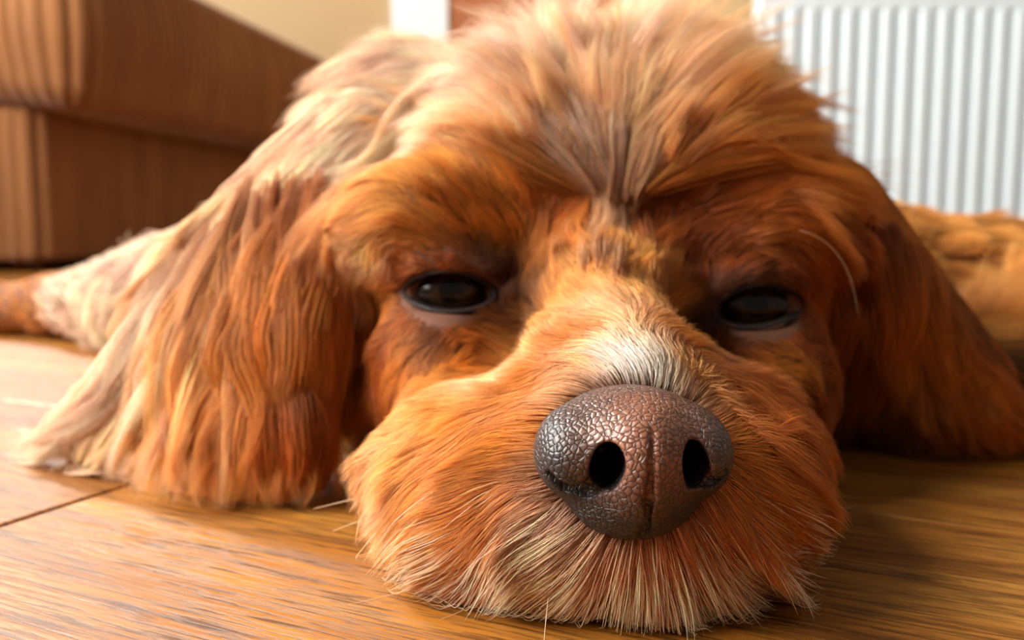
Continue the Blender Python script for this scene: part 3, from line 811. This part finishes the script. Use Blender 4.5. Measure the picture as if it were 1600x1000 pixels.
grow('ear_fur', int(80000 * Q), dens_ear, 16, M_hair, 0.000085, lenmul=1.25, clump_n=12, clump2_n=150, clump_add=0.1, seedv=12, gravity=0.5, jitter=0.16, wave_amp=1.6, drift_amp=0.22, steer=0.3, extra_lift=-0.05, hug=0.014)
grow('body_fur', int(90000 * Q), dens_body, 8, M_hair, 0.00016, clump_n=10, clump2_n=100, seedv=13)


# hand-laid locks of long hair: each is a bundle of strands round one curved path over the coat
def strands(name, locks, K, rad, seedv):
    r = np.random.default_rng(seedv); PT = []; CT = []; RR = []
    for (path, wid, n, c, wav) in locks:
        path = np.asarray(path, float); m = len(path)
        L_ = np.r_[0, np.cumsum(np.linalg.norm(np.diff(path, axis=0), axis=1))]; tt = L_ / L_[-1]
        t = np.linspace(0, 1, K)
        # smooth path through the points
        fine = np.stack([np.interp(np.linspace(0, 1, 60), tt, path[:, i]) for i in range(3)], 1)
        for _ in range(40): fine[1:-1] = (fine[:-2] + 2 * fine[1:-1] + fine[2:]) / 4
        T = np.gradient(fine, axis=0); T /= np.linalg.norm(T, axis=1)[:, None] + 1e-9
        V_ = fine - CAM; V_ /= np.linalg.norm(V_, axis=1)[:, None]
        A_ = np.cross(T, V_); A_ /= np.linalg.norm(A_, axis=1)[:, None] + 1e-9
        B_ = np.cross(T, A_)
        fr = 0.9 + 1.1 * r.random(); ph = 6.28 * r.random(); q = np.linspace(0, 1, 60)
        fine = fine + A_ * ((np.sin(q * 6.28 * fr + ph) - math.sin(ph)) * wav * q ** .6)[:, None]
        end = 1 - 0.36 * r.random(n) ** 1.2; st = 0.34 * r.random(n) ** 1.3
        th = 6.28 * r.random(n); rd = np.sqrt(r.random(n))
        S_ = st[:, None] + (end - st)[:, None] * t[None]
        idx = S_ * 59; i0 = np.clip(idx.astype(int), 0, 58); f_ = (idx - i0)[..., None]
        g = lambda X: X[i0] * (1 - f_) + X[i0 + 1] * f_
        prof = wid * math.exp(r.normal() * .3) * (0.30 + 1.0 * np.sin(np.pi * np.clip(S_, 0, 1) ** .8)) * (1 - 0.92 * S_ ** 3)
        th2 = th[:, None] + 1.2 * (r.random() - .5) * S_ * 2
        p = g(fine) + g(A_) * (np.cos(th2) * rd[:, None] * prof)[..., None] + g(B_) * (np.sin(th2) * rd[:, None] * prof * .6)[..., None]
        nz_ = r.normal(size=(n, 1, 3)) * 0.0010 * t[None, :, None] ** 2
        p = p + nz_; p[..., 2] = np.maximum(p[..., 2], 0.0006 + 0.001 * r.random((n, 1)))
        PT.append(p); v = math.exp(r.normal() * .11)
        CT.append(np.clip(np.asarray(c)[None] * v * np.exp(.16 * r.normal(size=(n, 1))), 0, .93)); RR.append(rad * (0.7 + .6 * r.random((n, 1))) * np.clip(1.05 - t[None] ** 3, .12, 1))
    PT = np.concatenate(PT); CT = np.concatenate(CT); RR = np.concatenate(RR); N = len(PT)
    hc = bpy.data.hair_curves.new(name); hc.add_curves([K] * N)
    hc.attributes['position'].data.foreach_set('vector', (PT - ORG).astype(np.float32).ravel())
    ra = hc.attributes.get('radius') or hc.attributes.new('radius', 'FLOAT', 'POINT'); ra.data.foreach_set('value', RR.astype(np.float32).ravel())
    ca = hc.attributes.new('hair_tint', 'FLOAT_COLOR', 'CURVE'); ca.data.foreach_set('color', np.concatenate([CT, np.ones((N, 1))], 1).astype(np.float32).ravel())
    hc.materials.append(M_hair); o = bpy.data.objects.new(name, hc); COL.objects.link(o); o.parent = dog; o['kind'] = 'stuff'
    return o
def over(uvs, off=.004, tipfloor=False, lastoff=None, y0=None):
    out = []; Y = y0 or 0.32
    for k, (u, v) in enumerate(uvs):
        p = hit(u, v); o_ = off if (lastoff is None or k < len(uvs) - 1) else lastoff
        if p is not None and p[1] < Y + .05:
            g = B.grad(p[None])[0]; Y = p[1]; p = p + g * o_
        else:
            p = P(u, v, Y - .002)
        out.append(p)
    if tipfloor:
        q = onfloor(*uvs[-1]); q[1] += .006; out[-1] = P(uvs[-1][0], uvs[-1][1], q[1]); out[-1][2] = max(out[-1][2], .002)
        out[-2] = P(uvs[-2][0], uvs[-2][1], min(out[-2][1], (out[-3][1] + q[1]) / 2))
    return out
rl = np.random.default_rng(21)
def polylerp(pts, a):
    pts = np.array(pts, float); x = a * (len(pts) - 1); i = min(int(x), len(pts) - 2); return pts[i] + (pts[i + 1] - pts[i]) * (x - i)
LK = []
tops = [(540, 330), (505, 315), (455, 315), (400, 345), (345, 395), (280, 465)]
mids = [(505, 470), (470, 520), (420, 540), (350, 540), (270, 560), (190, 610)]
ends = [(556, 655), (535, 800), (450, 822), (350, 828), (250, 812), (120, 752), (4, 744)]
cols = [lin(RUST), lin(OR), lin(OR), lin(GOLD), lin(CREAM), lin(CREAM)]
for k in range(150):
    a = rl.random(); row = rl.random() * .55
    t_ = polylerp(tops, a) + rl.normal(size=2) * 10; m_ = polylerp(mids, a) + rl.normal(size=2) * 14; t_ = t_ + (m_ - t_) * (rl.random() * .5 - .22); e_ = polylerp(ends, np.clip(a + rl.normal() * .03, 0, 1)) + np.array([rl.normal() * 12, -abs(rl.normal()) * 14])
    path = [t_, t_ * .45 + m_ * .55 + rl.normal(size=2) * 4, m_, m_ * .45 + e_ * .55 + rl.normal(size=2) * 6, e_]
    if row > .35: path = path[1:]
    LK.append((over([tuple(q) for q in path], off=.003 + .005 * rl.random(), tipfloor=(a > .12), y0=.36), .0030 + .0018 * rl.random(), 150, polylerp(cols, np.clip(a + rl.normal() * .08, 0, 1)), .0022 + .002 * rl.random()))
strands('ear_lock_fur', LK, 18, .000075, 31)
LK = []
tops = [(1310, 400), (1340, 360), (1385, 370), (1420, 440), (1450, 500)]
mids = [(1318, 520), (1345, 520), (1400, 520), (1460, 560), (1520, 590)]
ends = [(1268, 738), (1310, 680), (1360, 650), (1440, 640), (1530, 725), (1640, 700)]
cols = [lin(RUST), lin(DEEP), lin(OR), lin(OR), lin(RUST)]
for k in range(60):
    a = .14 + .86 * rl.random(); t_ = polylerp(tops, a) + rl.normal(size=2) * 8; m_ = polylerp(mids, a) + rl.normal(size=2) * 8; e_ = polylerp(ends, a) + rl.normal(size=2) * 8
    LK.append((over([tuple(t_), tuple((t_ + m_) / 2), tuple(m_), tuple((m_ + e_) / 2), tuple(e_)], off=.003 + .004 * rl.random(), y0=.35), .0028 + .0016 * rl.random(), 130, polylerp(cols, a), .002))
strands('ear_lock_fur', LK, 16, .000075, 32)
LK = []
for (e0, m0, c) in (((700, 30), (860, 130), CREAM), ((640, 90), (800, 160), CREAM), ((780, -10), (880, 100), CREAM), ((850, -20), (910, 110), PALE), ((900, -30), (930, 110), CREAM), ((960, -40), (958, 110), PALE), ((1010, -50), (980, 90), CREAM), ((1050, -40), (1000, 110), CREAM),
                    ((1110, -20), (1020, 130), PALE), ((1170, -10), (1050, 120), PALE), ((1250, -15), (1090, 110), CREAM), ((1230, 60), (1080, 150), PALE), ((1300, 130), (1120, 170), PALE), ((1330, 200), (1160, 200), GOLD), ((590, 150), (740, 190), PALE), ((1345, 170), (1180, 160), GOLD),
                    ((560, 220), (720, 230), GOLD), ((1350, 290), (1180, 250), OR), ((740, 60), (840, 170), PALE), ((1090, 30), (1010, 180), PALE)):
    for _ in range(3):
        st_ = np.array((958 + (m0[0] - 958) * .22, 330 - abs(m0[0] - 958) * .12)) + rl.normal(size=2) * 8; m_ = np.array(m0) + rl.normal(size=2) * 14; e_ = np.array(e0) + rl.normal(size=2) * 20
        LK.append((over([tuple(st_), tuple(st_ * .5 + m_ * .5 + np.array([0, -6])), tuple(m_), tuple(m_ * .5 + e_ * .5 + np.array([0, -8])), tuple(e_)], off=.002 + .005 * rl.random(), lastoff=.010, y0=.33), .0024 + .0014 * rl.random(), 130, lin(c) * .95, .0015))
# pale lock over the left temple and the tuft between the brows
for _ in range(9): LK.append((over([(780 + 20 * rl.normal(), 110), (700, 150 + 14 * rl.normal()), (630, 200 + 14 * rl.normal()), (575, 265 + 12 * rl.normal()), (500, 320 + 12 * rl.normal())], off=.004 + .004 * rl.random(), y0=.33), .0030, 90, lin((252, 222, 190)), .0015))
for _ in range(26):
    u0 = 955 + 22 * rl.normal(); LK.append((over([(u0, 440 + 14 * rl.normal()), (u0 - 2, 400), (u0 * .6 + 384, 350), (u0 * .7 + 288 + 6 * rl.normal(), 280 + 20 * rl.normal())], off=.0015 + .002 * rl.random(), y0=.27), .0016, 18, lin(PALE) * .9, .0008))
strands('crown_fur', LK, 14, .00006, 33)
dens_fly = mask * (cen[:, 0] > .02) * np.clip((cen[:, 2] - .07) / .05, 0, 1) * (cen[:, 1] < .42)
grow('flyaway_fur', 1100, dens_fly, 12, M_hair, 0.000045, lenmul=1.3, extra_lift=0.6, clump_n=0, clump2_n=0, seedv=15, drift_amp=0.9, steer=0.10, hug=0.03)
lp = P(965, 880, .180)
dens_lip = mask * np.exp(-(((cen[:, 0] - lp[0]) / .026) ** 2 + ((cen[:, 2] - lp[2] - .002) / .008) ** 2)) * (cen[:, 1] < .205) * (facing > 0)
grow('lip_fringe', 2600, dens_lip, 10, M_hair, 0.000085, lenmul=1.9, extra_lift=0.2, clump_n=5, clump2_n=0, seedv=14, col_over=lin((252, 220, 184)))
# ------------------------------------------------------------------ nose leather
NF = Field((-0.002, .150, .012), (.052, .202, .060), 0.0004)
NF.ell((.0243, .1775, .0395), (.0172, .0175, .0112), 0.003)
NF.ell((.0243, .1765, .0300), (.0138, .0135, .0100), 0.005)
NF.ell((.0112, .1740, .0378), (.0068, .0105, .0080), 0.004)
NF.ell((.0372, .1740, .0378), (.0068, .0105, .0080), 0.004)
NF.ell((.0250, .1640, .0375), (.0060, .0060, .0090), 0.006)
def nhit(u, v, push=0.0):
    d = ray(u, v); d = d / np.linalg.norm(d); t = 0.150
    for _ in range(300):
        p = CAM + d * t; s_ = NF.sample(p[None])[0]
        if s_ < 0.0001: break
        t += max(0.0003, min(s_, 0.004) * 0.6)
    return CAM + d * (t + push)
nl = nhit(948, 722, .005); nr = nhit(1080, 720, .005)
tl = [nhit(948, 748, .0016), nhit(915, 763, .0014), nhit(885, 760, .0010), nhit(860, 742, .0005)]
trr = [nhit(1084, 747, .0014), nhit(1110, 752, .0012), nhit(1132, 740, .0005)]
gr = [nhit(1020, 672, -.0001), nhit(1019, 720, 0), nhit(1014, 780, .0002), nhit(1006, 840, .0004)]
NF.ell(nl, (.0033, .0110, .0050), 0.0010, 'sub', rot=-0.25)
NF.ell(nr, (.0029, .0110, .0048), 0.0010, 'sub', rot=0.25)
NF.chain(tl, [.0022, .0018, .0014, .0009], 0.0005, 'sub')
NF.chain(trr, [.0020, .0015, .0009], 0.0005, 'sub')
NF.chain(gr, [.0002, .0004, .0008, .0010], 0.0010, 'sub')
M_nose, nt, b = new_mat('nose_leather'); L = nt.links.new
tc = nd(nt, 'ShaderNodeTexCoord')
nz = nd(nt, 'ShaderNodeTexNoise'); nz.inputs['Scale'].default_value = 300; L(tc.outputs['Object'], nz.inputs['Vector'])
dv = nd(nt, 'ShaderNodeMix', data_type='VECTOR'); dv.inputs['Factor'].default_value = 0.0015
L(tc.outputs['Object'], dv.inputs['A']); L(nz.outputs['Color'], dv.inputs['B'])
vo = nd(nt, 'ShaderNodeTexVoronoi', feature='DISTANCE_TO_EDGE'); vo.inputs['Scale'].default_value = 780; vo.inputs['Randomness'].default_value = 0.8
L(dv.outputs['Result'], vo.inputs['Vector'])
cr = ramp(nt, [(0.0, (0, 0, 0, 1)), (0.07, (0.6, 0.6, 0.6, 1)), (0.30, (1, 1, 1, 1))], vo.outputs['Distance'])
geo = nd(nt, 'ShaderNodeTexCoord'); sep = nd(nt, 'ShaderNodeSeparateXYZ'); L(geo.outputs['Object'], sep.inputs[0])
# pigment: pinkish brown in the middle, slate at rim
vm = nd(nt, 'ShaderNodeVectorMath', operation='SUBTRACT'); vm.inputs[1].default_value = tuple(np.array([.0262, .162, .0440]) - ORG); L(geo.outputs['Object'], vm.inputs[0])
vs2 = nd(nt, 'ShaderNodeVectorMath', operation='MULTIPLY'); vs2.inputs[1].default_value = (58, 30, 62); L(vm.outputs[0], vs2.inputs[0])
ln = nd(nt, 'ShaderNodeVectorMath', operation='LENGTH'); L(vs2.outputs[0], ln.inputs[0])
n5 = nd(nt, 'ShaderNodeTexNoise'); n5.inputs['Scale'].default_value = 220; n5.inputs['Detail'].default_value = 4; L(tc.outputs['Object'], n5.inputs['Vector'])
ad = nd(nt, 'ShaderNodeMath', operation='MULTIPLY_ADD'); ad.inputs[1].default_value = 0.5; L(n5.outputs['Fac'], ad.inputs[0]); L(ln.outputs['Value'], ad.inputs[2])
pg = ramp(nt, [(0.45, rgba(134, 84, 62)), (0.66, rgba(104, 72, 60)), (1.0, rgba(44, 40, 42))], None)
mr = nd(nt, 'ShaderNodeMapRange'); mr.inputs['From Max'].default_value = 1.35; L(ad.outputs[0], mr.inputs[0]); L(mr.outputs[0], pg.inputs[0])
mx = nd(nt, 'ShaderNodeMix', data_type='RGBA', blend_type='MULTIPLY'); mx.inputs['Factor'].default_value = 0.75
L(pg.outputs[0], mx.inputs['A']); L(cr.outputs[0], mx.inputs['B']); dn = nd(nt, 'ShaderNodeAttribute', attribute_name='nostril_shade')
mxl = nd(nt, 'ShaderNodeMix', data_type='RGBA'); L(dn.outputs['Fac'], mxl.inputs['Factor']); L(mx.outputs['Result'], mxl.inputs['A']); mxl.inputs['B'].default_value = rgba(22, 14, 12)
L(mxl.outputs['Result'], b.inputs['Base Color'])
b.inputs['Roughness'].default_value = 0.40; b.inputs['Specular IOR Level'].default_value = 0.5
bp = nd(nt, 'ShaderNodeBump'); bp.inputs['Strength'].default_value = 0.8; bp.inputs['Distance'].default_value = 0.0003
L(cr.outputs[0], bp.inputs['Height']); L(bp.outputs[0], b.inputs['Normal'])
Vn, Fn = NF.mesh()
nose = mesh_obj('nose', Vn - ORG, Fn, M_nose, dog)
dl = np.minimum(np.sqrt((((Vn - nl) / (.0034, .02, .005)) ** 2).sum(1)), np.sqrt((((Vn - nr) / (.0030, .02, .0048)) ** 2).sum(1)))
g_in = np.clip((1.08 - dl) * 8, 0, 1) * np.clip((Vn[:, 1] - (nl[1] - .0045)) / .002, 0, 1)  # dark inside the nostrils: shade painted into the nose colour
la = nose.data.attributes.new('nostril_shade', 'FLOAT', 'POINT'); la.data.foreach_set('value', g_in.astype(np.float32)); tag(nose, 'pebbled pinkish brown nose leather with slate rim')

# ------------------------------------------------------------------ eyes
def eye_mat():
    m, nt, b = new_mat('dark_eye'); L = nt.links.new
    tc = nd(nt, 'ShaderNodeTexCoord'); sp = nd(nt, 'ShaderNodeVectorMath', operation='DISTANCE'); sp.inputs[1].default_value = (0, -0.0108, 0.001)
    L(tc.outputs['Object'], sp.inputs[0])
    r = ramp(nt, [(0.0, rgba(6, 4, 3)), (0.30, rgba(8, 5, 4)), (0.36, rgba(44, 26, 16)), (0.62, rgba(32, 20, 14)), (0.72, rgba(14, 9, 8)), (1.0, rgba(30, 22, 20))])
    ml = nd(nt, 'ShaderNodeMath', operation='MULTIPLY'); ml.inputs[1].default_value = 90; L(sp.outputs['Value'], ml.inputs[0]); L(ml.outputs[0], r.inputs[0])
    L(r.outputs[0], b.inputs['Base Color']); b.inputs['Roughness'].default_value = 0.2; b.inputs['Specular IOR Level'].default_value = 0.3
    return m
M_eye = eye_mat()
M_lid = plain('eyelid_skin', (34, 25, 23), 0.6, 0.4, 900, 0.2, 0.25)
for e in EYES:
    bm = bmesh.new(); bmesh.ops.create_uvsphere(bm, u_segments=48, v_segments=32, radius=1.0)
    for v in bm.verts: v.co = Vector((v.co.x * .0138, v.co.y * .0110, v.co.z * .0105))
    eb = bm_obj('eye', bm, M_eye, dog, smooth=True)
    eb.location = tuple(e['c'] + np.array([0, .0135, -.0003]) - ORG)
    rg = e['ring']; rg = (rg + np.roll(rg, 1, 0) + np.roll(rg, -1, 0)) / 3
    cen_ = rg.mean(0)
    A_ = rg + np.array([0, -.0003, 0]); Bi = cen_ + (rg - cen_) * 0.86 + np.array([0, .0022, 0]); Bo = cen_ + (rg - cen_) * 1.05 + np.array([0, .0016, 0]); Bm = cen_ + (rg - cen_) * 0.94 + np.array([0, .0001, 0])
    rings = [Bi, Bm, A_, Bo]
    R = np.array(rings); n = R.shape[1]; f = []
    for i in range(len(rings) - 1):
        for j in range(n): f.append((i * n + j, i * n + (j + 1) % n, (i + 1) * n + (j + 1) % n, (i + 1) * n + j))
    lid = mesh_obj('eyelid', R.reshape(-1, 3) - ORG, f, M_lid, dog)
    md = lid.modifiers.new('thickness', 'SOLIDIFY'); md.thickness = 0.0004; md.offset = 0

# ------------------------------------------------------------------ whiskers and stray hairs
M_wh, nt, b = new_mat('whisker_hair'); b.inputs['Base Color'].default_value = rgba(236, 200, 160); b.inputs['Roughness'].default_value = 0.35
def bez(a, b_, c, n=14):
    t = np.linspace(0, 1, n)[:, None]
    return a * (1 - t) ** 2 + 2 * b_ * t * (1 - t) + c * t * t
WH = [((640,830,.222),(590,850,.215),(556,880,.212)),((650,800,.222),(590,800,.21),(520,830,.215)),((660,850,.216),(620,880,.205),(580,890,.20)),((660,760,.222),(590,770,.215),(490,795,.225)),
      ((620,740,.225),(570,760,.22),(545,800,.215)),((700,900,.20),(620,930,.19),(545,985,.185)),((690,850,.205),(640,840,.195),(556,870,.19)),((760,930,.19),(730,960,.182),(690,995,.178)),
      ((860,900,.18),(855,950,.172),(850,1000,.168)),((1200,880,.21),(1260,900,.205),(1310,935,.205)),((1240,790,.225),(1300,800,.235),(1340,790,.25)),((1250,360,.255),(1330,380,.262),(1340,490,.27)),((1130,900,.19),(1170,940,.185),(1190,985,.18))]
for a, b_, c in WH:
    pts = bez(P(*a), P(*b_), P(*c)); pts[:, 2] = np.maximum(pts[:, 2], 0.0012)
    tube('whisker', pts - ORG, np.linspace(.00017, .00004, len(pts)), M_wh, dog, 5)
